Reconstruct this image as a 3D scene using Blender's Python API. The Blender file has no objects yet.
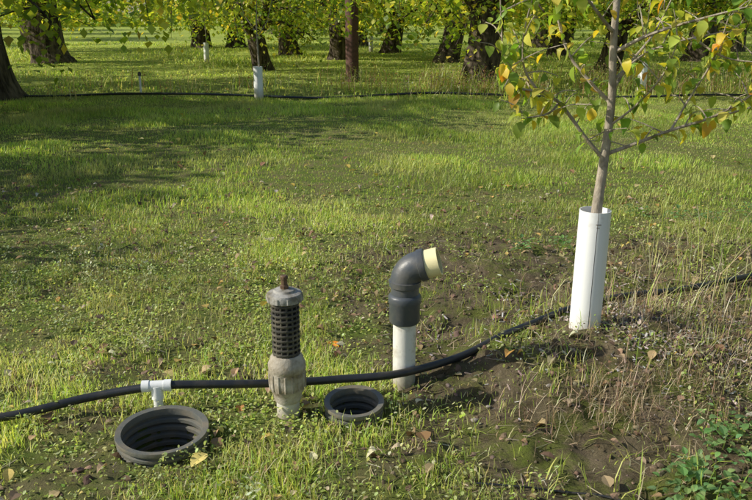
import bpy, math, numpy as np
from mathutils import Vector
rng=np.random.default_rng(7)
T=rng.random((256,256))
def vn(x,y,f=1.0,o=0):
    x=np.asarray(x,float)*f+o*17.3+1000; y=np.asarray(y,float)*f+o*9.1+1000
    xi=np.floor(x).astype(int); yi=np.floor(y).astype(int)
    u=x-xi; v=y-yi; u=u*u*(3-2*u); v=v*v*(3-2*v)
    a=T[xi%256,yi%256]; b=T[(xi+1)%256,yi%256]; c=T[xi%256,(yi+1)%256]; d=T[(xi+1)%256,(yi+1)%256]
    return (a*(1-u)+b*u)*(1-v)+(c*(1-u)+d*u)*v
def sstep(a,b,x):
    t=np.clip((np.asarray(x,float)-a)/(b-a),0,1); return t*t*(3-2*t)
def soil(x,y):
    x=np.asarray(x,float); y=np.asarray(y,float)
    n=(vn(x,y,1.3,1)-.5)*1.1+(vn(x,y,4,2)-.5)*.4
    left=-0.05+0.12*(3.6-y)*(y<3.6)
    s=sstep(-.22,.25,x-left+n*.75)*(1-sstep(5.2,6.5,y+n*1.2-.0*x))
    s2=sstep(.58,.82,vn(x,y,2.2,5)*.7+vn(x,y,6,6)*.4)*(1-sstep(3.6,4.8,y))*.6
    return np.clip(np.maximum(s,s2),0,1)
SL=[(-.82,2.77,.155),(-.09,3.005,.103)]
def hgt(x,y,pits=False):
    x=np.asarray(x,float); y=np.asarray(y,float)
    h=.15*np.exp(-((x-1.25)/.62)**2-((y-3.5)/.62)**2)
    h=h+.075*np.exp(-((x-.6)/.33)**2-((y-3.3)/.3)**2)
    s=soil(x,y)
    near=1-sstep(6,9,y)
    h=h+near*(s*(.05*(vn(x,y,5,11)-.5)+.034*(vn(x,y,13,12)-.5)+.016*(vn(x,y,31,13)-.5))+.012*(vn(x,y,4,14)-.5))
    h=h+.05*(vn(x,y,.5,15)-.5)*sstep(5,8,y)
    for cx,cy,R in SL:
        r=np.hypot(x-cx,y-cy)
        h=h*sstep(R,R+.12,r)
        if pits: h=np.where(r<R+.006,-.34,h)
    return h
# ---------------------------------------------------------------- mesh helpers
def mk(name,V,loops,starts,mats,col=None,mi=None,smooth=False,parent=None):
    me=bpy.data.meshes.new(name)
    me.vertices.add(len(V)); me.vertices.foreach_set("co",np.ascontiguousarray(V,dtype=np.float32).ravel())
    me.loops.add(len(loops)); me.loops.foreach_set("vertex_index",np.asarray(loops,dtype=np.int32))
    me.polygons.add(len(starts)); me.polygons.foreach_set("loop_start",np.asarray(starts,dtype=np.int32))
    for m in mats: me.materials.append(m)
    if mi is not None: me.polygons.foreach_set("material_index",np.asarray(mi,dtype=np.int32))
    me.update(calc_edges=True)
    me.polygons.foreach_set("use_smooth",np.full(len(starts),smooth))
    if col is not None:
        a=me.color_attributes.new("Col",'FLOAT_COLOR','POINT')
        c=np.ones((len(V),4),np.float32); c[:,:3]=np.clip(col,0,.85); a.data.foreach_set("color",c.ravel())
    ob=bpy.data.objects.new(name,me); bpy.context.collection.objects.link(ob)
    if parent: ob.parent=parent
    return ob
class MB:
    def __init__(s): s.V=[];s.L=[];s.S=[];s.C=[];s.M=[];s.n=0;s.l=0
    def add(s,V,F,col=(1,1,1),mi=0):
        V=np.asarray(V,float)
        s.V.append(V); lens=np.array([len(f) for f in F]); fl=np.concatenate([np.asarray(f) for f in F])+s.n
        s.L.append(fl); st=np.concatenate([[0],np.cumsum(lens)[:-1]])+s.l; s.S.append(st)
        s.C.append(np.broadcast_to(np.asarray(col,float),(len(V),3)).copy()); s.M.append(np.full(len(F),mi))
        s.n+=len(V); s.l+=len(fl)
    def scatter(s,tm,P,R,S,col,mi=0):
        V,F=tm; V=np.asarray(V,float); N=len(P)
        if N==0: return
        W=np.einsum('nij,nkj->nki',R,V[None]*S[:,None,:])+P[:,None,:]
        lens=np.array([len(f) for f in F]); fl=np.concatenate([np.asarray(f) for f in F])
        st=np.concatenate([[0],np.cumsum(lens)[:-1]])
        s.V.append(W.reshape(-1,3)); k=len(V)
        s.L.append((fl[None]+np.arange(N)[:,None]*k).ravel()+s.n)
        s.S.append((st[None]+np.arange(N)[:,None]*len(fl)).ravel()+s.l)
        s.C.append(np.repeat(col,k,axis=0)); s.M.append(np.full(N*len(F),mi))
        s.n+=N*k; s.l+=N*len(fl)
    def obj(s,name,mats,smooth=False,parent=None):
        return mk(name,np.concatenate(s.V),np.concatenate(s.L),np.concatenate(s.S),mats,np.concatenate(s.C),np.concatenate(s.M),smooth,parent)
def rot(yaw,tilt,roll=None):
    N=len(yaw); roll=np.zeros(N) if roll is None else roll
    def Z(a):
        M=np.zeros((N,3,3)); M[:,0,0]=np.cos(a);M[:,0,1]=-np.sin(a);M[:,1,0]=np.sin(a);M[:,1,1]=np.cos(a);M[:,2,2]=1; return M
    X=np.zeros((N,3,3)); X[:,0,0]=1;X[:,1,1]=np.cos(tilt);X[:,1,2]=-np.sin(tilt);X[:,2,1]=np.sin(tilt);X[:,2,2]=np.cos(tilt)
    return Z(yaw)@X@Z(roll)
def tube(pts,rad,seg=10,wob=0,cap=True,seed=0):
    pts=np.asarray(pts,float); n=len(pts); r=np.broadcast_to(rad,(n,)); V=[];F=[]
    q=np.random.default_rng(seed)
    tg=np.gradient(pts,axis=0); tg/=np.linalg.norm(tg,axis=1)[:,None]+1e-9
    ref=np.array([0,1.,0]) if abs(tg[0][1])<.8 else np.array([1.,0,0])
    a=np.arange(seg)*2*math.pi/seg
    ridge=1+wob*(q.random(seg)-.5)*2
    for i in range(n):
        u=ref-tg[i]*np.dot(ref,tg[i]); u/=np.linalg.norm(u); ref=u; w=np.cross(tg[i],u)
        rr=r[i]*ridge*(1+wob*.5*(q.random(seg)-.5))
        V.append(pts[i]+rr[:,None]*(np.cos(a)[:,None]*u+np.sin(a)[:,None]*w))
    for i in range(n-1):
        for j in range(seg):
            k=(j+1)%seg; F.append([i*seg+j,i*seg+k,(i+1)*seg+k,(i+1)*seg+j])
    if cap: F.append(list(range(seg))[::-1]); F.append([(n-1)*seg+j for j in range(seg)])
    return np.concatenate(V),F
def smoothpath(P,n=8):
    P=np.asarray(P,float); P=np.vstack([2*P[0]-P[1],P,2*P[-1]-P[-2]]); out=[]
    for i in range(1,len(P)-2):
        for t in np.linspace(0,1,n,endpoint=False):
            a,b,c,d=P[i-1:i+3]; out.append(.5*((2*b)+(c-a)*t+(2*a-5*b+4*c-d)*t*t+(3*b-a-3*c+d)*t**3))
    out.append(P[-2]); return np.array(out)
def lathe(prof,seg=48,loc=(0,0,0),close=False,a0=0,a1=2*math.pi):
    prof=np.asarray(prof,float); full=abs(a1-a0-2*math.pi)<1e-6
    m=seg if full else seg+1; a=a0+np.arange(m)*(a1-a0)/seg
    V=np.stack([np.outer(prof[:,0],np.cos(a)),np.outer(prof[:,0],np.sin(a)),np.repeat(prof[:,1][:,None],m,1)],-1).reshape(-1,3)+np.array(loc)
    F=[]; n=len(prof)
    for i in range(n-1 if not close else n):
        i2=(i+1)%n
        for j in range(seg):
            k=(j+1)%m; F.append([i*m+j,i*m+k,i2*m+k,i2*m+j])
    return V,F
# ---------------------------------------------------------------- materials
def mat(name):
    m=bpy.data.materials.new(name); m.use_nodes=True; nt=m.node_tree; nt.nodes.clear()
    o=nt.nodes.new('ShaderNodeOutputMaterial'); return m,nt,o
def N(nt,t,**k):
    n=nt.nodes.new(t)
    for a,b in k.items():
        if a in n.inputs.keys(): n.inputs[a].default_value=b
        else: setattr(n,a,b)
    return n
def mixc(nt,f,a,b):
    m=nt.nodes.new('ShaderNodeMix'); m.data_type='RGBA'
    for i,v in ((0,f),(6,a),(7,b)):
        if isinstance(v,bpy.types.NodeSocket): nt.links.new(v,m.inputs[i])
        elif i==0: m.inputs[0].default_value=v
        else: m.inputs[i].default_value=(*v,1)
    return m.outputs[2]
def ramp(nt,src,a,b):
    r=nt.nodes.new('ShaderNodeMapRange'); r.inputs[1].default_value=a; r.inputs[2].default_value=b; nt.links.new(src,r.inputs[0]); return r.outputs[0]
def noise(nt,scale,detail=4,vec=None,rough=.6):
    n=nt.nodes.new('ShaderNodeTexNoise'); n.inputs['Scale'].default_value=scale; n.inputs['Detail'].default_value=detail; n.inputs['Roughness'].default_value=rough
    if vec is not None: nt.links.new(vec,n.inputs['Vector'])
    return n.outputs['Fac']
def leafmat(name,trans=.45,tint=(1.5,1.35,.6),rough=.55,spec=.3):
    m,nt,o=mat(name); at=N(nt,'ShaderNodeAttribute'); at.attribute_name='Col'
    p=N(nt,'ShaderNodeBsdfPrincipled',Roughness=rough); p.inputs['Specular IOR Level'].default_value=spec
    nt.links.new(at.outputs['Color'],p.inputs['Base Color'])
    mul=nt.nodes.new('ShaderNodeMix'); mul.data_type='RGBA'; mul.blend_type='MULTIPLY'; mul.inputs[0].default_value=1
    nt.links.new(at.outputs['Color'],mul.inputs[6]); mul.inputs[7].default_value=(*tint,1)
    t=N(nt,'ShaderNodeBsdfTranslucent'); nt.links.new(mul.outputs[2],t.inputs['Color'])
    mx=N(nt,'ShaderNodeMixShader'); mx.inputs[0].default_value=trans
    nt.links.new(p.outputs[0],mx.inputs[1]); nt.links.new(t.outputs[0],mx.inputs[2]); nt.links.new(mx.outputs[0],o.inputs[0]); return m
def surf(name,base,dirt=(.12,.085,.05),amt=(.45,.7),scale=14,rough=.5,bump=.2,bscale=60,stretch=None,spec=.5,zdirt=None):
    m,nt,o=mat(name); tc=N(nt,'ShaderNodeTexCoord'); vec=tc.outputs['Object']
    if stretch:
        mp=N(nt,'ShaderNodeMapping'); mp.inputs['Scale'].default_value=stretch; nt.links.new(vec,mp.inputs[0]); vec=mp.outputs[0]
    f=ramp(nt,noise(nt,scale,6,vec),*amt); c=mixc(nt,f,base,dirt)
    if zdirt:
        g=N(nt,'ShaderNodeNewGeometry'); sp=N(nt,'ShaderNodeSeparateXYZ'); nt.links.new(g.outputs['Position'],sp.inputs[0])
        ad=N(nt,'ShaderNodeMath',operation='MULTIPLY_ADD'); nt.links.new(noise(nt,25,5,vec),ad.inputs[0]); ad.inputs[1].default_value=.12; nt.links.new(sp.outputs[2],ad.inputs[2])
        c=mixc(nt,ramp(nt,ad.outputs[0],zdirt[1]+.06,zdirt[0]+.06),c,dirt)
    p=N(nt,'ShaderNodeBsdfPrincipled',Roughness=rough); p.inputs['Specular IOR Level'].default_value=spec
    nt.links.new(c,p.inputs['Base Color'])
    b=N(nt,'ShaderNodeBump',Strength=bump,Distance=.01); nt.links.new(noise(nt,bscale,5,vec),b.inputs['Height']); nt.links.new(b.outputs[0],p.inputs['Normal'])
    nt.links.new(p.outputs[0],o.inputs[0]); return m
M_grass=leafmat('grass_blades',.5,(1.35,1.3,.7),.42,.5)
M_leaf=leafmat('leaf_mat',.5,(1.6,1.5,.5),.45,.4)
M_dead=leafmat('dry_leaf',.2,(1.3,1.1,.7),.7,.2)
M_bark=surf('bark',(.17,.135,.10),(.03,.023,.017),(.35,.62),9,.9,1.0,22,(1,1,.28),.15)
M_bark.node_tree.nodes['Bump'].inputs['Distance'].default_value=.05
M_twig=surf('young_bark',(.44,.38,.30),(.24,.2,.155),(.4,.65),30,.75,.5,90,(1,1,.5),.2)
M_rust=surf('rusty_steel',(.12,.055,.04),(.055,.03,.024),rough=.8)
M_guard=surf('white_plastic_guard',(.86,.87,.87),(.55,.5,.43),(.6,.9),9,.4,.05,40,None,.5,(.06,.24))
M_pvc=surf('white_pvc',(.74,.73,.68),(.32,.27,.19),(.5,.74),12,.5,.1,60,None,.4,(-.02,.12))
M_tee=surf('white_fitting',(.8,.81,.8),(.5,.47,.4),(.6,.8),20,.4,.05)
M_cream=surf('cream_pvc',(.82,.74,.42),(.5,.42,.25),(.6,.8),20,.45,.05)
M_grey=surf('grey_pvc',(.07,.08,.092),(.15,.14,.12),(.5,.75),10,.42,.12,50)
M_union=surf('dusty_union',(.47,.43,.36),(.21,.17,.11),(.4,.65),16,.8,.4,70)
M_cap=surf('cap_plastic',(.36,.35,.32),(.17,.15,.11),(.45,.65),22,.75,.3,70)
M_blk=surf('black_plastic',(.04,.04,.038),(.15,.13,.09),(.42,.72),16,.6,.2,60)
M_hose=surf('black_poly_hose',(.02,.022,.025),(.07,.06,.045),(.52,.8),9,.38,.08,50)
M_corr=surf('corrugated_plastic',(.12,.125,.11),(.2,.17,.12),(.42,.7),14,.5,.2,50,None,.5)
M_brass=surf('rusty_brass',(.16,.09,.045),(.06,.04,.025),rough=.6)
M_stone=surf('stone',(.3,.27,.23),(.16,.13,.1),rough=.85)
def groundmat():
    m,nt,o=mat('soil_and_turf'); at=N(nt,'ShaderNodeAttribute'); at.attribute_name='Col'
    g=N(nt,'ShaderNodeNewGeometry'); P=g.outputs['Position']
    sp=N(nt,'ShaderNodeSeparateColor'); nt.links.new(at.outputs['Color'],sp.inputs[0])
    so=mixc(nt,ramp(nt,noise(nt,7,8,P,.7),.35,.65),(.075,.052,.035),(.23,.175,.12))
    so=mixc(nt,ramp(nt,noise(nt,60,4,P),.62,.72),so,(.3,.25,.18))
    so=mixc(nt,ramp(nt,noise(nt,3.2,6,P,.7),.46,.6),so,(.15,.18,.035))
    gr=mixc(nt,ramp(nt,noise(nt,5,6,P,.7),.4,.65),(.13,.18,.035),(.22,.185,.09))
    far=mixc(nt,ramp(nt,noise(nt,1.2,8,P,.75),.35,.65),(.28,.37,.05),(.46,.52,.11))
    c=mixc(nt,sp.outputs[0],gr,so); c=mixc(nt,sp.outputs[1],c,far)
    p=N(nt,'ShaderNodeBsdfPrincipled',Roughness=.95); p.inputs['Specular IOR Level'].default_value=.15; nt.links.new(c,p.inputs['Base Color'])
    b=N(nt,'ShaderNodeBump',Strength=1,Distance=.03); nt.links.new(noise(nt,38,8,P,.75),b.inputs['Height']); nt.links.new(b.outputs[0],p.inputs['Normal'])
    nt.links.new(p.outputs[0],o.inputs[0]); return m
# ---------------------------------------------------------------- ground
def axis(a,b,st,lo,hi,g=1.13):
    c=list(np.arange(a,b+st/2,st)); s=st; v=a; L=[]
    while v>lo: s=min(s*g,12); v-=s; L.append(v)
    s=st; v=c[-1]; Rr=[]
    while v<hi: s=min(s*g,12); v+=s; Rr.append(v)
    return np.array(L[::-1]+c+Rr)
gx=axis(-2.2,2.8,.0165,-320,320); gy=axis(1.9,5.0,.0165,-120,420)
X,Y=np.meshgrid(gx,gy); Z=hgt(X,Y,True); nx,ny=len(gx),len(gy)
idx=np.arange(nx*ny).reshape(ny,nx)
Q=np.stack([idx[:-1,:-1],idx[:-1,1:],idx[1:,1:],idx[1:,:-1]],-1).reshape(-1,4)
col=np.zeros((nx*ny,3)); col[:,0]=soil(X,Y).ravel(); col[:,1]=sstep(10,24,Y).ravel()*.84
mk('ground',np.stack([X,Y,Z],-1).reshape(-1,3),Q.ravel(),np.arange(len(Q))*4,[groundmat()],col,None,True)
# ---------------------------------------------------------------- templates
def blade(bend,w=.5):
    V=[]
    for i,t in enumerate([0,.4,.75]):
        ww=w*(1-.55*t**1.5); y=bend*t*t; z=t*(1-.25*bend*t); V+= [(-ww,y,z),(ww,y,z)]
    V.append((0,bend*1.0,1*(1-.25*bend)-.15*bend*bend))
    return V,[[0,1,3,2],[2,3,5,4],[4,5,6]]
BL=[blade(b) for b in (.1,.35,.7,1.1)]
def leaft(fold=.18,curl=.15):
    ys=[0,.18,.45,.75,1]; ws=[.02,.3,.42,.28,0]; V=[];F=[]
    for y,w in zip(ys,ws):
        z=-curl*(y-.3)**2*2
        V+=[(-w,y,z+fold*w),(0,y,z),(w,y,z+fold*w)]
    for i in range(4):
        a=i*3; F+=[[a,a+1,a+4,a+3],[a+1,a+2,a+5,a+4]]
    return V,F
LEAF=[leaft(.3,.15),leaft(.15,.4),leaft(.6,.6)]
SLEAF=([(0,0,0),(.38,.45,.06),(0,1,-.05),(-.38,.45,.06)],[[0,1,2,3]])
ROUND=([(0,0,0),(.35,.25,.04),(.42,.65,.06),(0,1,0),(-.42,.65,.06),(-.35,.25,.04)],[[0,1,2,3,4,5]])
def pick(cols,w,n,var=.25):
    c=np.array(cols)[rng.choice(len(cols),n,p=np.array(w)/sum(w))]
    return c*(1+var*(rng.random((n,1))*2-1))*(1+.12*(rng.random((n,3))*2-1))
def clearofpipes(x,y,m=.0):
    k=np.ones(len(x),bool)
    for cx,cy,R in SL: k&=np.hypot(x-cx,y-cy)>R+.022+m
    k&=np.hypot(x-1.005,y-3.62)>.08; k&=np.hypot(x+.36,y-2.99)>.055; k&=np.hypot(x-.124,y-3.27)>.055
    return k
G1=(.39,.53,.09);G2=(.55,.65,.16);G3=(.25,.39,.07);G4=(.70,.68,.30);G5=(.70,.62,.42)
def field(mb,y0,y1,dens,hr,wr,cols,w,dfn,hfn=None):
    n=int(dens*2*(.3*(y1**2-y0**2)+.9*(y1-y0)))
    y=np.sqrt(rng.random(n)*(y1**2-y0**2)+y0**2) if y0>4 else rng.uniform(y0,y1,n)
    x=(rng.random(n)*2-1)*(.58*y+.7)
    d=dfn(x,y); k=(rng.random(n)<d)&clearofpipes(x,y); x=x[k];y=y[k];n=len(x)
    h=rng.uniform(*hr,n)*(hfn(x,y) if hfn else 1); wd=rng.uniform(*wr,n)
    P=np.stack([x,y,hgt(x,y)-.004],1); R=rot(rng.uniform(0,6.283,n),rng.normal(0,.48,n))
    C=pick(cols,w,n); C*= (.65+.7*vn(x,y,.9,31))[:,None]
    dry=sstep(.5,.82,vn(x,y,1.7,33))[:,None]*.4; C=C*(1-dry)+dry*np.array([.64,.58,.3])*(.7+.6*rng.random((n,1)))
    which=rng.integers(0,4,n)
    for t in range(4):
        q=which==t; mb.scatter(BL[t],P[q],R[q],np.stack([wd[q],h[q],h[q]],1),C[q])
gm=MB()
tuft=lambda x,y,f,o:sstep(.3,.7,vn(x,y,f,o))
field(gm,1.9,6.8,5000,(.018,.058),(.0022,.0045),[G1,G2,G3,G4,G5],[4,5,1,2.8,2.2],
      lambda x,y:(1-soil(x,y))*(.25+.75*tuft(x,y,3.5,21))+.16*soil(x,y)*tuft(x,y,5,22),
      lambda x,y:.4+1.1*tuft(x,y,2.6,23))
field(gm,5.8,15.5,1900,(.03,.07),(.004,.0075),[G1,G2,G3,G4],[5,4,2,.8],
      lambda x,y:(1-.85*soil(x,y))*(.5+.5*tuft(x,y,2.2,24))*sstep(5.8,7,y),lambda x,y:.45+1.0*tuft(x,y,1.1,25))
field(gm,15,42,100,(.05,.10),(.018,.03),[G1,G2,G3,G4],[4,5,.6,2],
      lambda x,y:np.full(len(x),1.0)*(.5+.5*tuft(x,y,.7,26)),lambda x,y:.5+1.*tuft(x,y,.5,27))
gm.obj('grass',[M_grass])
# broadleaf weeds
wm=MB()
n=230000; y=rng.uniform(1.9,7.2,n); x=rng.uniform(-4.2,4.2,n)
d=((1-soil(x,y))*(.25+.75*tuft(x,y,4.5,41))+.36*soil(x,y)*sstep(.42,.68,vn(x,y,4,42)))*(1-.95*sstep(4.4,7,y))
k=(rng.random(n)<d*.85)&clearofpipes(x,y)&(np.abs(x)<.58*y+.6); x=x[k];y=y[k];n=len(x)
z=hgt(x,y)+rng.random(n)**1.5*.055*(.3+1.1*tuft(x,y,3,43))
s=.006+.015*rng.random(n)
wc=pick([G2,(.56,.66,.27),G1,(.70,.73,.38)],[4,3,2,1.8],n)*(.6+.75*vn(x,y,1.9,44))[:,None]
wm.scatter(ROUND,np.stack([x,y,z],1),rot(rng.uniform(0,6.283,n),rng.normal(.2,.5,n)),np.stack([s*.75,s,s],1),wc)
wm.obj('broadleaf_weeds',[M_grass])
# tall dry weeds along the far tree row
tm=MB(); n=14000; y=rng.normal(17.3,1.1,n); x=rng.uniform(-12,14,n)
d=sstep(-2,2,x)*.9+.12; k=rng.random(n)<d*tuft(x,y,1.2,51); x=x[k];y=y[k];n=len(x)
h=rng.uniform(.12,.6,n)
P=np.stack([x,y,hgt(x,y)],1);R=rot(rng.uniform(0,6.283,n),rng.normal(0,.25,n));C=pick([(.42,.24,.14),G1,G4,(.6,.52,.35)],[2.8,3,2,2.5],n)
tm.scatter(BL[1],P,R,np.stack([rng.uniform(.008,.016,n),h,h],1),C)
m2=14000; j=rng.integers(0,n,m2); PP=P[j]+np.stack([rng.normal(0,.05,m2),rng.normal(0,.05,m2),h[j]*rng.uniform(.3,1,m2)],1); s=rng.uniform(.02,.05,m2)
tm.scatter(SLEAF,PP,rot(rng.uniform(0,6.28,m2),rng.normal(0,.7,m2)),np.stack([s,s,s],1),C[j])
tm.obj('tall_weeds',[M_grass])
# ---------------------------------------------------------------- fallen leaves
def leaves_on(mb,x,y,s,C,lift=.012,tilt=.45):
    n=len(x); P=np.stack([x,y,hgt(x,y)+lift*rng.random(n)+.008],1)
    which=rng.integers(0,3,n); R=rot(rng.uniform(0,6.283,n),rng.normal(0,tilt,n),rng.normal(0,.3,n))
    for t in range(3):
        q=which==t; mb.scatter(LEAF[t],P[q],R[q],np.stack([s[q],s[q],s[q]],1),C[q])
fm=MB()
n=5000; y=rng.uniform(1.9,7.5,n); x=rng.uniform(-1,1,n)*(.6*y+.8); k=clearofpipes(x,y,.02)&(rng.random(n)<.3+.7*tuft(x,y,1.5,61)); x=x[k];y=y[k];n=len(x)
leaves_on(fm,x,y,.012+.045*rng.random(n)**1.9,pick([(.26,.175,.10),(.40,.29,.17),(.6,.46,.14),(.14,.10,.065),(.54,.47,.35)],[5,4,1.3,3.5,1.5],n),.03)
n=30; y=rng.uniform(2.5,6,n); x=rng.uniform(-1,.7,n)*(.45*y); k=clearofpipes(x,y,.04); x=x[k];y=y[k];n=len(x)
leaves_on(fm,x,y,rng.uniform(.04,.062,n),pick([(.6,.48,.16),(.5,.27,.08),(.5,.38,.22)],[3,.6,3],n),.04,.5)
n=800; y=rng.uniform(7,30,n); x=rng.uniform(-1,1,n)*(.6*y+.8)
P=np.stack([x,y,hgt(x,y)+rng.uniform(.02,.07,n)],1); s=rng.uniform(.04,.08,n)
fm.scatter(LEAF[0],P,rot(rng.uniform(0,6.28,n),rng.normal(0,.4,n)),np.stack([s,s,s],1),pick([(.55,.44,.1),(.28,.19,.1),(.5,.42,.2)],[2,3,1],n))
X0=np.array([-.21,-.62,.19,.66,-1.35,-.98,-.75]);Y0=np.array([3.75,2.62,2.72,2.62,2.95,3.4,5.5])
leaves_on(fm,X0,Y0,np.array([.09,.08,.075,.06,.07,.07,.1]),np.array([(.78,.28,.03),(.7,.58,.2),(.28,.17,.08),(.24,.15,.10),(.3,.2,.11),(.5,.4,.18),(.5,.45,.3)]),.04,.4)
fm.obj('fallen_leaves',[M_dead])
# chips, clods and twigs
cm=MB(); BOX=([(-.5,-.5,-.5),(.5,-.4,-.5),(.45,.5,-.4),(-.4,.4,-.5),(-.4,-.4,.4),(.4,-.5,.5),(.5,.4,.35),(-.5,.5,.5)],[[0,3,2,1],[4,5,6,7],[0,1,5,4],[1,2,6,5],[2,3,7,6],[3,0,4,7]])
n=6500; x=rng.normal(1.6,.5,n); y=rng.normal(3.8,.42,n); k=clearofpipes(x,y)&(rng.random(n)<.15+.85*tuft(x,y,5,71)); x=x[k];y=y[k];n=len(x)
cm.scatter(BOX,np.stack([x,y,hgt(x,y)+.003],1),rot(rng.uniform(0,6.28,n),rng.normal(0,.45,n)),np.stack([rng.uniform(.003,.010,n),.008+.045*rng.random(n)**2,rng.uniform(.002,.006,n)],1),pick([(.5,.47,.44),(.3,.255,.21),(.12,.10,.075)],[2.4,4,3.5],n,.4))
n=4400; x=rng.uniform(-2,3,n); y=rng.uniform(1.9,6,n); k=clearofpipes(x,y,.02)&(rng.random(n)<soil(x,y)+.1); x=x[k];y=y[k];n=len(x)
cm.scatter(BOX,np.stack([x,y,hgt(x,y)+.004],1),rot(rng.uniform(0,6.28,n),rng.normal(0,.3,n)),np.stack([rng.uniform(.0012,.0035,n),.01+.11*rng.random(n)**2,rng.uniform(.0015,.003,n)],1),pick([(.36,.29,.2),(.15,.12,.08),(.52,.45,.33)],[3,4,2],n))
M_lit,nt,o=mat('litter'); a=N(nt,'ShaderNodeAttribute'); a.attribute_name='Col'; p=N(nt,'ShaderNodeBsdfPrincipled',Roughness=.9); p.inputs['Specular IOR Level'].default_value=.1; nt.links.new(a.outputs['Color'],p.inputs[0]); nt.links.new(p.outputs[0],o.inputs[0])
cm.obj('bark_mulch',[M_lit])
km=MB()
import bmesh
bm=bmesh.new(); bmesh.ops.create_icosphere(bm,subdivisions=2,radius=.5); IV=np.array([v.co[:] for v in bm.verts]); IF=[[v.index for v in f.verts] for f in bm.faces]; bm.free()
for t in range(4):
    V=IV*(1+.45*(rng.random((len(IV),1))-.5)); n=1000; x=rng.uniform(-1.2,2.6,n); y=rng.uniform(2,5.8,n); k=clearofpipes(x,y,.02)&(rng.random(n)<soil(x,y)*.9+.03); x=x[k];y=y[k];n=len(x)
    s=.006+.035*rng.random(n)**4
    km.scatter((V,IF),np.stack([x,y,hgt(x,y)],1),rot(rng.uniform(0,6.28,n),rng.normal(0,.5,n)),np.stack([s,s*rng.uniform(.7,1.3,n),s*.7],1),pick([(.17,.125,.085),(.12,.088,.058),(.2,.155,.11)],[4,3,1],n))
km.obj('soil_clods',[M_lit])
# ---------------------------------------------------------------- long grass, dry tufts, rosettes
lm=MB()
for cx,cy,nn,hh,sp_ in [(.82,4.0,45,.20,.10),(1.05,3.45,20,.12,.12),(1.35,3.95,40,.24,.15),(1.75,4.1,50,.34,.2),(2.0,3.8,40,.28,.2),(1.9,4.6,60,.4,.25),(2.3,4.3,60,.38,.3),(1.3,4.5,30,.2,.2),(.75,3.6,20,.14,.1),(2.5,5.2,80,.4,.35),(1.0,2.3,60,.14,.2),(1.45,2.9,30,.18,.15),(1.3,2.35,50,.16,.15),(.5,2.5,60,.11,.2),(-.45,2.4,70,.13,.15),(2.0,3.2,40,.22,.2),(2.9,4.6,60,.4,.3)]:
    x=rng.normal(cx,sp_,nn); y=rng.normal(cy,sp_,nn); k=clearofpipes(x,y);x=x[k];y=y[k];n=len(x); h=hh*rng.uniform(.5,1.15,n)
    wd_=[2,2,2,3] if cx>1.2 and cy>2.8 else [4,3,2,1]
    R=rot(rng.uniform(0,6.283,n),rng.normal(0,.5,n)); C=pick([G2,G1,G4,G5],wd_,n); w=rng.integers(1,4,n)
    for t in (1,2,3):
        q=w==t; lm.scatter(BL[t],np.stack([x,y,hgt(x,y)-.005],1)[q],R[q],np.stack([rng.uniform(.003,.006,n),h,h],1)[q],C[q])
lm.obj('long_grass',[M_grass])
dm=MB()
for cx,cy,sx,nn in [(.98,2.95,.14,460),(1.3,3.1,.12,200),(.65,2.85,.1,90),(1.6,3.3,.15,260),(1.5,3.7,.3,700),(1.9,4.1,.3,600),(1.2,4.2,.2,250),(.9,3.4,.12,100),(1.4,2.7,.2,200),(2.0,3.4,.25,350)]:
    n=nn; x=rng.normal(cx,sx,n); y=rng.normal(cy,sx*.7,n); h=rng.uniform(.03,.16,n); k=clearofpipes(x,y);x=x[k];y=y[k];h=h[k];n=len(x)
    P=np.stack([x,y,hgt(x,y)+.004],1); w=rng.integers(1,4,n); R=rot(rng.uniform(0,6.283,n),rng.normal(.2,1.1,n)); C=pick([(.46,.36,.23),(.28,.2,.12),(.6,.51,.36)],[3,3,1.6],n)
    for t in (1,2,3):
        q=w==t; dm.scatter(BL[t],P[q],R[q],np.stack([rng.uniform(.0015,.003,n),h,h],1)[q],C[q])
dm.obj('dry_grass_tuft',[M_dead])
rm=MB()
for cx,cy in [(1.12,2.48),(1.28,2.62),(1.38,2.45),(1.22,2.36),(1.5,2.6),(1.35,2.75),(2.9,5.9),(2.6,6.1),(3.2,6.0),(3.0,6.3),(2.4,6.2),(1.0,5.3),(1.3,5.4),(1.05,2.36),(3.4,6.4),(2.1,6.3)]:
    n=44; a=rng.uniform(0,6.283,n); r=rng.uniform(.01,.11,n); s=rng.uniform(.018,.038,n); x=cx+r*np.cos(a); y=cy+r*np.sin(a)
    rm.scatter(LEAF[0],np.stack([x,y,hgt(x,y)+rng.uniform(.02,.09,n)],1),rot(a-1.57,rng.normal(.2,.4,n)),np.stack([s,s,s],1),pick([(.17,.31,.12),(.24,.38,.14)],[1,1],n))
rm.obj('low_leafy_weed',[M_leaf])
sm=MB()
for cx,cy,h in [(-1.75,4.6,.2),(-1.55,4.7,.28),(-1.62,4.5,.22),(-1.95,4.8,.24),(-1.4,4.55,.2),(-.45,2.25,.2),(-1.1,3.6,.12),(-2.1,4.4,.2),(-1.2,4.9,.18),(-1.85,4.9,.25),(-2.4,4.9,.2),(-1.6,3.9,.14),(-.8,4.6,.13)]:
    for q in range(4):
        a=rng.uniform(0,6.28); p0=np.array([cx,cy,float(hgt(cx,cy))]); p2=p0+np.array([math.cos(a)*h*.4,math.sin(a)*h*.4,h*rng.uniform(.7,1)]); p1=(p0+p2)/2+np.array([0,0,.15*h])
        pts=smoothpath([p0,p1,p2],4); V,F=tube(pts,np.linspace(.0018,.001,len(pts)),4); sm.add(V,F,(.3,.3,.12))
        n=16; t=rng.random(n); P=p0+(p2-p0)*t[:,None]+rng.normal(0,.01,(n,3)); s=rng.uniform(.012,.026,n)
        sm.scatter(ROUND,P,rot(rng.uniform(0,6.28,n),rng.normal(.3,.5,n)),np.stack([s*.6,s,s],1),pick([(.5,.58,.3),(.66,.7,.5)],[1,1],n))
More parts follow.
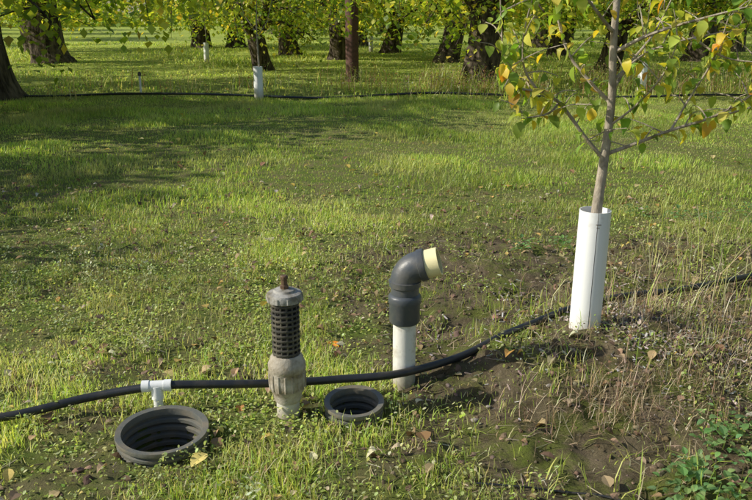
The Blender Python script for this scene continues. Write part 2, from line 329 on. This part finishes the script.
sm.obj('wild_flower_stalks',[M_grass])
# ---------------------------------------------------------------- orchard trees
def make_tree(seed,r0,fork,spread,nleaf,lean=(0,0),nl=4):
    q=np.random.default_rng(seed); mb=MB()
    zs=np.array([-.2,0,.08,.25,.5,.9,1.3,fork]); zs=zs[zs<=fork]
    rr=r0*np.array([1.5,1.35,1.22,1.1,1.03,1.0,.98,.95])[:len(zs)]
    pts=np.stack([lean[0]*zs/fork+.04*np.sin(zs*3+seed),lean[1]*zs/fork+.04*np.cos(zs*2.3+seed),zs],1)
    V,F=tube(pts,rr,18,.10,True,seed); mb.add(V,F,mi=0)
    top=pts[-1]-np.array([0,0,.12]); anch=[]
    for i in range(nl):
        a=i*2*math.pi/nl+q.uniform(-.4,.4); R=spread*q.uniform(.6,.85); H=q.uniform(3.6,5.6)
        d=np.array([math.cos(a),math.sin(a),0]); rl=r0*q.uniform(.5,.68)
        P=smoothpath([top,top+d*R*.22+[0,0,.55],top+d*R*.55+[q.normal(0,.2),q.normal(0,.2),(H-fork)*.55],top+d*R+[0,0,H-fork]],5)
        V,F=tube(P,np.linspace(rl,rl*.25,len(P)),10,.08,True,seed+i); mb.add(V,F,mi=0)
        for j in range(7):
            t=q.integers(4,len(P)); b=P[t]; a2=a+q.uniform(-1.5,1.5); L=q.uniform(1.0,2.2); d2=np.array([math.cos(a2),math.sin(a2),0])
            e=b+d2*L+[0,0,q.uniform(-1.2,1.3)]; mid=(b+e)/2+[0,0,.3]
            S=smoothpath([b,mid,e],4); V,F=tube(S,np.linspace(rl*.26,.012,len(S)),6,.05,True,seed); mb.add(V,F,mi=0)
            anch+=list(S[3:])
            for kx in range(3):
                s0=S[q.integers(3,len(S))]; e2=s0+np.array([q.normal(0,.5),q.normal(0,.5),q.uniform(-.9,.5)])
                V,F=tube(smoothpath([s0,(s0+e2)/2+[0,0,.1],e2],3),np.linspace(.016,.005,7),4); mb.add(V,F,mi=0); anch+=[(s0+e2)/2,e2]
        anch+=list(P[9:])
    for i in range(60):
        a=q.uniform(0,6.283); R=spread*q.uniform(.5,1.12); z1=q.uniform(2.2,3.6); z0=q.uniform(1.1,2.2)
        P=smoothpath([[math.cos(a)*R*.7,math.sin(a)*R*.7,z1+.5],[math.cos(a)*R,math.sin(a)*R,z1],[math.cos(a)*R*1.06,math.sin(a)*R*1.06,z0]],4)
        V,F=tube(P,np.linspace(.02,.004,len(P)),4); mb.add(V,F,mi=0); anch+=list(P[3:])
    anch=np.array(anch); tone=q.random(len(anch))
    j=q.integers(0,len(anch),nleaf); Pn=anch[j]+q.normal(0,.22,(nleaf,3))
    s=q.uniform(.09,.17,nleaf)
    base=np.where(tone[j][:,None]<.5,np.array([.22,.33,.045]),np.where(tone[j][:,None]<.82,np.array([.42,.5,.07]),np.array([.62,.6,.10])))
    yel=q.random(nleaf)<.07; base=np.where(yel[:,None],np.array([.66,.52,.09]),base)*(1+.3*(q.random((nleaf,1))*2-1))
    mb.scatter(SLEAF,Pn,rot(q.uniform(0,6.283,nleaf),q.normal(-.5,.7,nleaf)),np.stack([s*1.1,s,s],1),base,1)
    ob=mb.obj('walnut_tree',[M_bark,M_leaf],True); me=ob.data; bpy.data.objects.remove(ob); return me
TV=[make_tree(11,.42,1.75,3.6,8500,(.1,0)),make_tree(23,.5,1.55,3.9,9500,(-.15,.1),3),make_tree(37,.3,1.25,3.3,7500,(.3,.1),4),make_tree(51,.38,1.9,3.5,8000,(-.2,-.1),5)]
trees=[(2.37,18.7,0,.95,.3),(-10.3,26.3,1,1.1,1.0),(-7.35,15.1,1,1.15,2.5),(-3.15,22.8,2,.8,4.0),(2.3,26.4,2,1.1,.4),(-1.26,27.6,3,.8,1),(-3.2,30.5,0,.8,2),(5.9,21.2,2,.9,5.2),(11,19,0,1,2),(10.5,27,3,1,1),
 (-13.5,33,0,1,3),(6.5,29.5,3,.9,3),(14,33,1,1,3),(.6,32,3,.9,2),(-6.2,37,0,.9,1)]
# neighbouring orchard trees to the left (they shade the lawn), right and behind
trees+=[(-9.0,11.6,0,1.05,1.2),(-14.5,10.6,1,1.5,.4),(-15.5,16,0,1.4,2.0),(-11.2,8.6,3,.8,.9),(-6.5,5.4,2,.5,.5),(8.5,4,3,1,4),(10,11.2,1,1,0.3),(1.5,-8,3,1,2),(9,-6,0,1,2),(-22,24,0,1,2.2)]
for r in range(4):
    yy=37+r*10.0
    for c in range(-8,9):
        xx=c*7.6+(r%2)*3.1+rng.uniform(-1,1)
        if abs(xx)>.5*yy+6 or abs(xx/yy+.285)<.07 or rng.random()<.12: continue
        trees.append((xx,yy+rng.uniform(-1,1),int(rng.integers(0,4)),rng.uniform(.85,1.1),rng.uniform(0,6.28)))
for x,y,v,s,a in trees:
    ob=bpy.data.objects.new('walnut_tree',TV[v]); ob.location=(x,y,float(hgt(x,y))); ob.scale=(s,s,s); ob.rotation_euler=(0,0,a); bpy.context.collection.objects.link(ob)
bmx=MB(); n=14000; a=rng.uniform(-.9,.9,n); d=rng.uniform(84,100,n); P=np.stack([d*np.sin(a),d*np.cos(a),6*rng.random(n)**1.2*(.6+.7*vn(a*20,d*0,1,77))*(1-.8*np.exp(-((a+.28)/.04)**2))],1); s=rng.uniform(.5,1.1,n)
bmx.scatter(SLEAF,P,rot(rng.uniform(0,6.28,n),rng.normal(-.6,.8,n)),np.stack([s,s,s],1),pick([(.24,.34,.045),(.4,.45,.07),(.55,.52,.09)],[4,2,1],n))
bmx.obj('distant_orchard_foliage',[M_leaf])
# ---------------------------------------------------------------- helper for empties
def emp(name,loc):
    e=bpy.data.objects.new(name,None); e.location=loc; e.empty_display_size=.1; bpy.context.collection.objects.link(e); return e
def part(name,VF,m,par,smooth=True):
    mb=MB(); 
    if isinstance(VF,list):
        for V,F in VF: mb.add(V,F)
    else: mb.add(*VF)
    ob=mb.obj(name,[m],smooth,par)
    if smooth:
        md=ob.modifiers.new('es','EDGE_SPLIT'); md.split_angle=math.radians(38)
    return ob
# ---------------------------------------------------------------- young tree + guard
gz=float(hgt(1.005,3.62))
def guard(x,y,h=.58,r=.073,slit=-1.62):
    z=float(hgt(x,y)); e=emp('tree_guard',(x,y,z))
    prof=[(r,-.03),(r*1.0,h*.5),(r*.985,h),(r*.985-.003,h),(r-.003,h*.5),(r-.003,-.03)]
    part('sleeve',lathe(prof,56,(0,0,0),True,slit+.022,slit+2*math.pi-.022),M_guard,e); return e
g=guard(1.005,3.62,.583)
g.rotation_euler=(0,math.radians(.8),0)
V,F=tube([(-.012,-.0742,.53),(.012,-.0742,.53)],.0018,6); V2,F2=tube([(-.008,-.0745,.515),(.006,-.0745,.515)],.0015,6)
part('tie_clip',[(V,F),(V2,F2)],M_blk,g)
yt=emp('young_fruit_tree',(1.02,3.62,gz))
def L(px): return np.array(px,float)-np.array([1.02,3.62,gz])
tr=smoothpath([L(p) for p in [(1.015,3.62,gz-.02),(1.01,3.61,.5),(1.018,3.615,.75),(1.035,3.62,.98),(1.045,3.62,1.22),(1.03,3.61,1.45),(1.035,3.62,1.7),(1.06,3.65,2.05),(1.05,3.63,2.45),(1.09,3.66,2.8)]],6)
parts=[tube(tr,np.interp(np.linspace(0,1,len(tr)),[0,.3,.4,.6,1],[.032,.0225,.019,.016,.006]),12,.06)]
br=[[(1.03,3.62,.95),(.93,3.6,1.06),(.80,3.56,1.21),(.70,3.52,1.26),(.60,3.5,1.285),(.545,3.48,1.38),(.52,3.46,1.52),(.5,3.45,1.75)],
 [(1.03,3.62,.97),(1.15,3.6,1.02),(1.30,3.56,1.09),(1.46,3.5,1.16),(1.6,3.45,1.27),(1.72,3.42,1.45),(1.8,3.4,1.7)],
 [(1.045,3.62,1.2),(.95,3.68,1.3),(.86,3.72,1.42),(.8,3.75,1.62),(.78,3.78,1.9)],
 [(1.04,3.62,1.25),(1.13,3.7,1.36),(1.26,3.78,1.5),(1.36,3.8,1.72)],
 [(1.035,3.62,1.42),(1.15,3.5,1.5),(1.3,3.4,1.56),(1.5,3.32,1.62)],
 [(1.035,3.62,1.5),(.93,3.5,1.58),(.82,3.42,1.7),(.75,3.4,1.9)],
 [(.70,3.52,1.26),(.63,3.5,1.36),(.62,3.5,1.5),(.66,3.5,1.7)],
 [(1.30,3.56,1.09),(1.38,3.6,1.22),(1.48,3.62,1.4),(1.52,3.6,1.6)],
 [(1.46,3.5,1.16),(1.6,3.55,1.18),(1.78,3.55,1.25)],[(.8,3.56,1.21),(.74,3.5,1.17),(.62,3.42,1.16)],
 [(1.04,3.62,1.7),(1.2,3.7,1.95),(1.35,3.75,2.3)],[(1.04,3.62,1.8),(.9,3.6,2.0),(.8,3.55,2.35)],[(1.045,3.62,1.1),(1.12,3.52,1.2),(1.2,3.44,1.34),(1.24,3.4,1.5)],
 [(1.04,3.62,1.3),(1.2,3.66,1.42),(1.4,3.68,1.48),(1.62,3.66,1.52)],[(1.6,3.45,1.27),(1.72,3.5,1.34),(1.86,3.55,1.45)],[(1.4,3.68,1.48),(1.52,3.6,1.4),(1.68,3.55,1.38)]]
lf=MB(); LP=[]
for i,b in enumerate(br):
    P=smoothpath([L(p) for p in b],6); r=.0095 if i<6 else .006
    parts.append(tube(P,np.linspace(r,.0025,len(P)),8,.05,True,i))
    for t in range(6 if i<2 else 3,len(P)):
        for k in range(1 if t<len(P)*.4 else 2):
            if rng.random()<.78: LP.append(P[t]+rng.normal(0,.004,3))
    for t in range(5,len(P),3):
        e=P[t]+np.array([rng.normal(0,.11),rng.normal(0,.11),rng.uniform(-.02,.13)]); Q2=smoothpath([P[t],(P[t]+e)/2+[0,0,.015],e],3)
        parts.append(tube(Q2,np.linspace(.0035,.0015,len(Q2)),5)); LP+=list(Q2[2::2])
part('trunk_and_branches',parts,M_twig,yt)
LP=np.array(LP); n=len(LP); s=rng.uniform(.032,.076,n); a=rng.uniform(0,6.28,n); tl=rng.normal(-.65,.6,n); R=rot(a,tl,rng.normal(0,.3,n))
off=np.einsum('nij,j->ni',R,np.array([0,.014,0]))
C=pick([(.19,.31,.05),(.30,.42,.07),(.54,.56,.10),(.72,.56,.07),(.6,.3,.06)],[3,4,4.5,2.2,.35],n); w=rng.integers(0,3,n)
for t in range(3):
    q=w==t; lf.scatter(LEAF[t],(LP+off)[q],R[q],np.stack([s*.85,s,s],1)[q],C[q])
for p,o_ in zip(LP,off):
    V,F=tube([p,p+o_],.0012,4); lf.add(V,F,(.3,.3,.08))
lf.obj('leaves',[M_leaf],True,yt)
for x,y,h in [(-2.16,15.07,.6),(-5.4,26.4,.6),(5.25,16.2,.62),(-.2,33,.6),(-13.5,30,.6),(7.6,27,.6)]:
    guard(x,y,h,.085)
    z=float(hgt(x,y)); q=emp('young_fruit_tree',(x,y,z))
    part('trunk_and_branches',[tube([(0,0,0),(.02,0,.6),(0,.02,1.2),(.03,0,1.9)],[.022,.018,.014,.006],8),tube([(0,0,1.1),(.2,.05,1.4),(.3,.1,1.8)],[.01,.007,.003],6),tube([(0,0,1.2),(-.2,-.05,1.5),(-.28,-.1,1.9)],[.01,.007,.003],6)],M_twig,q)
    mb=MB(); n=140; P=np.stack([rng.normal(0,.2,n),rng.normal(0,.2,n),rng.uniform(1.1,2.1,n)],1); s=rng.uniform(.05,.08,n)
    mb.scatter(LEAF[0],P,rot(rng.uniform(0,6.28,n),rng.normal(-.6,.5,n)),np.stack([s,s,s],1),pick([G1,G4,(.4,.3,.05)],[3,2,1],n)); mb.obj('leaves',[M_leaf],True,q)
# ---------------------------------------------------------------- air relief valve
v=emp('air_relief_valve',(-.36,2.99,0))
part('pvc_stub',lathe([(.0,-.05),(.047,-.05),(.047,.085),(0,.085)],40),M_pvc,v)
part('union_body',lathe([(.0,.07),(.052,.07),(.058,.085),(.058,.10),(.066,.115),(.072,.135),(.074,.17),(.073,.205),(.076,.21),(.076,.235),(.070,.245),(.066,.262),(.056,.275),(0,.275)],48),M_union,v)
lug=[]
for i in range(16):
    a=i*2*math.pi/16; c,s_=math.cos(a),math.sin(a); lug.append(tube([(.071*c,.071*s_,.13),(.0725*c,.0725*s_,.165),(.0715*c,.0715*s_,.20)],.0055,6))
part('grip_ribs',lug,M_union,v)
part('screen_core',lathe([(0,.27),(.040,.27),(.040,.51),(0,.51)],32),M_blk,v)
rings=[]
for i in range(11):
    z=.285+i*.0205; rings.append(lathe([(.038,z-.0045),(.056,z-.0045),(.0575,z),(.056,z+.0045),(.038,z+.0045)],40))
part('screen_rings',rings,M_blk,v)
part('screen_bars',[tube([(.051*math.cos(a),.051*math.sin(a),.275),(.051*math.cos(a),.051*math.sin(a),.505)],.0045,6) for a in np.arange(14)*2*math.pi/14],M_blk,v)
part('cap',lathe([(0,.498),(.060,.498),(.070,.503),(.071,.512),(.071,.528),(.067,.535),(.045,.541),(.040,.548),(.022,.552),(0,.552)],48),M_cap,v)
part('cap_lugs',[tube([(.066*math.cos(a),.066*math.sin(a),.505),(.066*math.cos(a),.066*math.sin(a),.527)],.0085,8) for a in np.arange(10)*2*math.pi/10],M_cap,v)
part('vent_nipple',[lathe([(0,.55),(.017,.55),(.017,.565),(.0125,.568),(.0125,.59),(.016,.592),(.016,.602),(.012,.606),(0,.606)],8)],M_brass,v)
# ---------------------------------------------------------------- riser with elbow
r=emp('irrigation_riser',(.124,3.27,0))
part('white_riser_pipe',lathe([(0,-.05),(.050,-.05),(.050,.315),(0,.315)],44),M_pvc,r)
part('coupling',lathe([(.045,.300),(.062,.300),(.066,.306),(.067,.385),(.071,.392),(.072,.418),(.068,.425),(.060,.430),(.0595,.462),(.068,.466),(.070,.49),(.06,.492)],48),M_grey,r)
th=math.radians(74); Rb=.078; c0=np.array([Rb,0,.482]); arc=[c0+np.array([-Rb*math.cos(t),0,Rb*math.sin(t)]) for t in np.linspace(0,th,12)]
pts=[np.array([0,0,.465])]+arc; d=np.array([math.sin(th),0,math.cos(th)]); end=arc[-1]
yaw=math.radians(-8)
def ry(V): 
    V=np.array(V); c,s_=math.cos(yaw),math.sin(yaw); return np.stack([V[:,0]*c-V[:,1]*s_,V[:,0]*s_+V[:,1]*c,V[:,2]],1)
def rp(VF): return ry(VF[0]),VF[1]
part('elbow',[rp(tube(pts+[end+d*.01],.064,36)),rp(tube([end+d*.004,end+d*.006,end+d*.03,end+d*.034],[.064,.070,.070,.068],36))],M_grey,r)
def hollow(a,b,ro,ri,seg=36):
    V1,F1=tube([a,b],ro,seg,cap=False); V2,F2=tube([a,b],ri,seg,cap=False); F=F1+[[i+2*seg for i in f[::-1]] for f in F2]
    for j in range(seg):
        k=(j+1)%seg; F.append([seg+j,seg+k,3*seg+k,3*seg+j])
    return np.vstack([V1,V2]),F
part('cut_pipe_stub',rp(hollow(end+d*.03,end+d*.092,.061,.054)),M_cream,r)
# ---------------------------------------------------------------- corrugated sleeves
for (cx,cy,R),tx in zip(SL,(math.radians(3),math.radians(5))):
    e=emp('corrugated_pipe_sleeve',(cx,cy,0)); e.rotation_euler=(tx,0,0)
    ro=R+.018; ri=R-.004
    out=[(ri+.002,.058),(ro+.002,.060),(ro+.004,.052),(ro+.003,.044)]
    zz=.040
    while zz>-.05:
        out+=[(ro-.010,zz),(ro-.010,zz-.008),(ro,zz-.012),(ro,zz-.022)]; zz-=.026
    inn=[]; zz=.045
    while zz>-.33:
        inn+=[(ri+.0,zz),(ri+.0,zz-.014),(ri+.012,zz-.019),(ri+.012,zz-.030)]; zz-=.035
    prof=out+[(ro-.01,-.3),(ri,-.34)]+inn[::-1]
    part('ribbed_wall',lathe(prof,72,(0,0,0),True),M_corr,e)
    mb=MB(); n=60; a=rng.uniform(0,6.28,n); rr=R*.9*np.sqrt(rng.random(n)); s=rng.uniform(.02,.05,n)
    mb.scatter(LEAF[1],np.stack([rr*np.cos(a),rr*np.sin(a),np.full(n,-.32)],1),rot(a,rng.normal(0,.4,n)),np.stack([s,s,s],1),pick([(.14,.085,.045),(.24,.16,.08)],[1,1],n)); mb.obj('leaf_litter',[M_dead],False,e)
# ---------------------------------------------------------------- hoses
H=[(-2.6,2.74,.06),(-1.9,2.80,.05),(-1.49,2.87,.052),(-1.171,2.99,.08),(-.902,3.02,.115),(-.73,3.04,.113),(-.565,3.06,.105),(-.371,3.105,.09),(-.154,3.15,.084),(.104,3.185,.094),(.383,3.38,.082)]
H+=[(.60,3.56,.10),(.78,3.72,.115),(1.0,3.93,.10),(1.353,4.2,.08),(1.72,4.35,.065),(2.148,4.55,.065),(2.9,4.95,.06),(4.2,5.6,.04)]
H=[(x,y,max(z,float(hgt(x,y))+.02)) for x,y,z in H]
hz=emp('irrigation_hose',(0,0,0)); part('tubing',tube(smoothpath(H,10),.0175,16),M_hose,hz)
fh=smoothpath([(x,15.3+.12*math.sin(x*.7)+.06*math.sin(x*2.1),float(hgt(x,15.3))+.06+.03*math.sin(x*1.3)) for x in np.arange(-14,13,1.)],4)
hz2=emp('irrigation_hose',(0,0,0)); part('tubing',tube(fh,.022,8),M_hose,hz2)
dl=smoothpath([(.35,2.46,float(hgt(.35,2.46))+.012),(.5,2.43,float(hgt(.5,2.43))+.012),(.65,2.42,float(hgt(.65,2.42))+.012),(.8,2.36,float(hgt(.8,2.36))+.012),(1.0,2.2,float(hgt(1,2.2))+.01)],6)
hz3=emp('drip_line',(0,0,0)); part('tubing',tube(dl,.004,8),M_hose,hz3)
t=emp('pipe_tee',(-.902,3.02,.117)); t.rotation_euler=(0,math.radians(-1),math.radians(5))
part('run',[tube([(-.054,0,0),(.054,0,0)],.0215,24),tube([(-.060,0,0),(-.03,0,0)],.0245,24),tube([(.03,0,0),(.060,0,0)],.0245,24)],M_tee,t)
part('branch',[tube([(0,0,0),(0,-.004,-.055)],.0245,24),tube([(0,-.004,-.05),(0,-.004,-.16)],.0195,20)],M_tee,t)
s_=emp('sprinkler_riser',(-4.6,16,float(hgt(-4.6,16)))); part('pipe',tube([(0,0,-.02),(0,0,.36)],.022,12),M_tee,s_); part('head',lathe([(0,.35),(.035,.35),(.035,.40),(.02,.42),(0,.43)],12),M_blk,s_)
p_=emp('rusty_steel_post',(-.55,19.1,float(hgt(-.55,19.1)))); part('shaft',lathe([(0,-.05),(.15,-.05),(.15,2.7),(.16,2.7),(.16,2.78),(0,2.8)],20),M_rust,p_); part('base_collar',lathe([(0,-.02),(.17,-.02),(.17,.10),(.15,.13)],20),M_rust,p_)
for x,y,s in [(.40,2.93,.028),(.72,3.05,.022),(.46,2.98,.018),(-.5,5.9,.03),(.55,4.9,.02)]:
    V=IV*(1+.3*(rng.random((len(IV),1))-.5))*np.array([1.2,.9,.7])*s; ob=part('stone',(V,IF),M_stone,None); ob.location=(x,y,float(hgt(x,y))+s*.2)
# ---------------------------------------------------------------- light
sd=Vector((-.86,-.10,.55)).normalized()
el=math.asin(sd.z); az=math.atan2(sd.x,sd.y)
w=bpy.data.worlds.new("World"); bpy.context.scene.world=w; w.use_nodes=True; nt=w.node_tree; nt.nodes.clear()
sk=nt.nodes.new('ShaderNodeTexSky'); sk.sky_type='NISHITA'; sk.sun_disc=False; sk.sun_elevation=el; sk.sun_rotation=az
bg=nt.nodes.new('ShaderNodeBackground'); bg.inputs[1].default_value=.13; wo=nt.nodes.new('ShaderNodeOutputWorld'); nt.links.new(sk.outputs[0],bg.inputs[0]); nt.links.new(bg.outputs[0],wo.inputs[0])
su=bpy.data.lights.new('sun','SUN'); su.energy=5; su.angle=math.radians(.5); su.color=(1,.94,.81)
so=bpy.data.objects.new('sun',su); so.rotation_euler=sd.to_track_quat('Z','Y').to_euler(); so.location=(-20,-5,20); bpy.context.collection.objects.link(so)
sc=bpy.context.scene; sc.view_settings.view_transform='Standard'; sc.view_settings.look='None'; sc.view_settings.exposure=0
cd=bpy.data.cameras.new('camera'); cd.sensor_width=36; cd.lens=38.6; cd.clip_end=1500; cd.clip_start=.05
co=bpy.data.objects.new('camera',cd); co.location=(0,0,1.6); co.rotation_euler=(math.radians(90-16.6),0,0); bpy.context.collection.objects.link(co); sc.camera=co
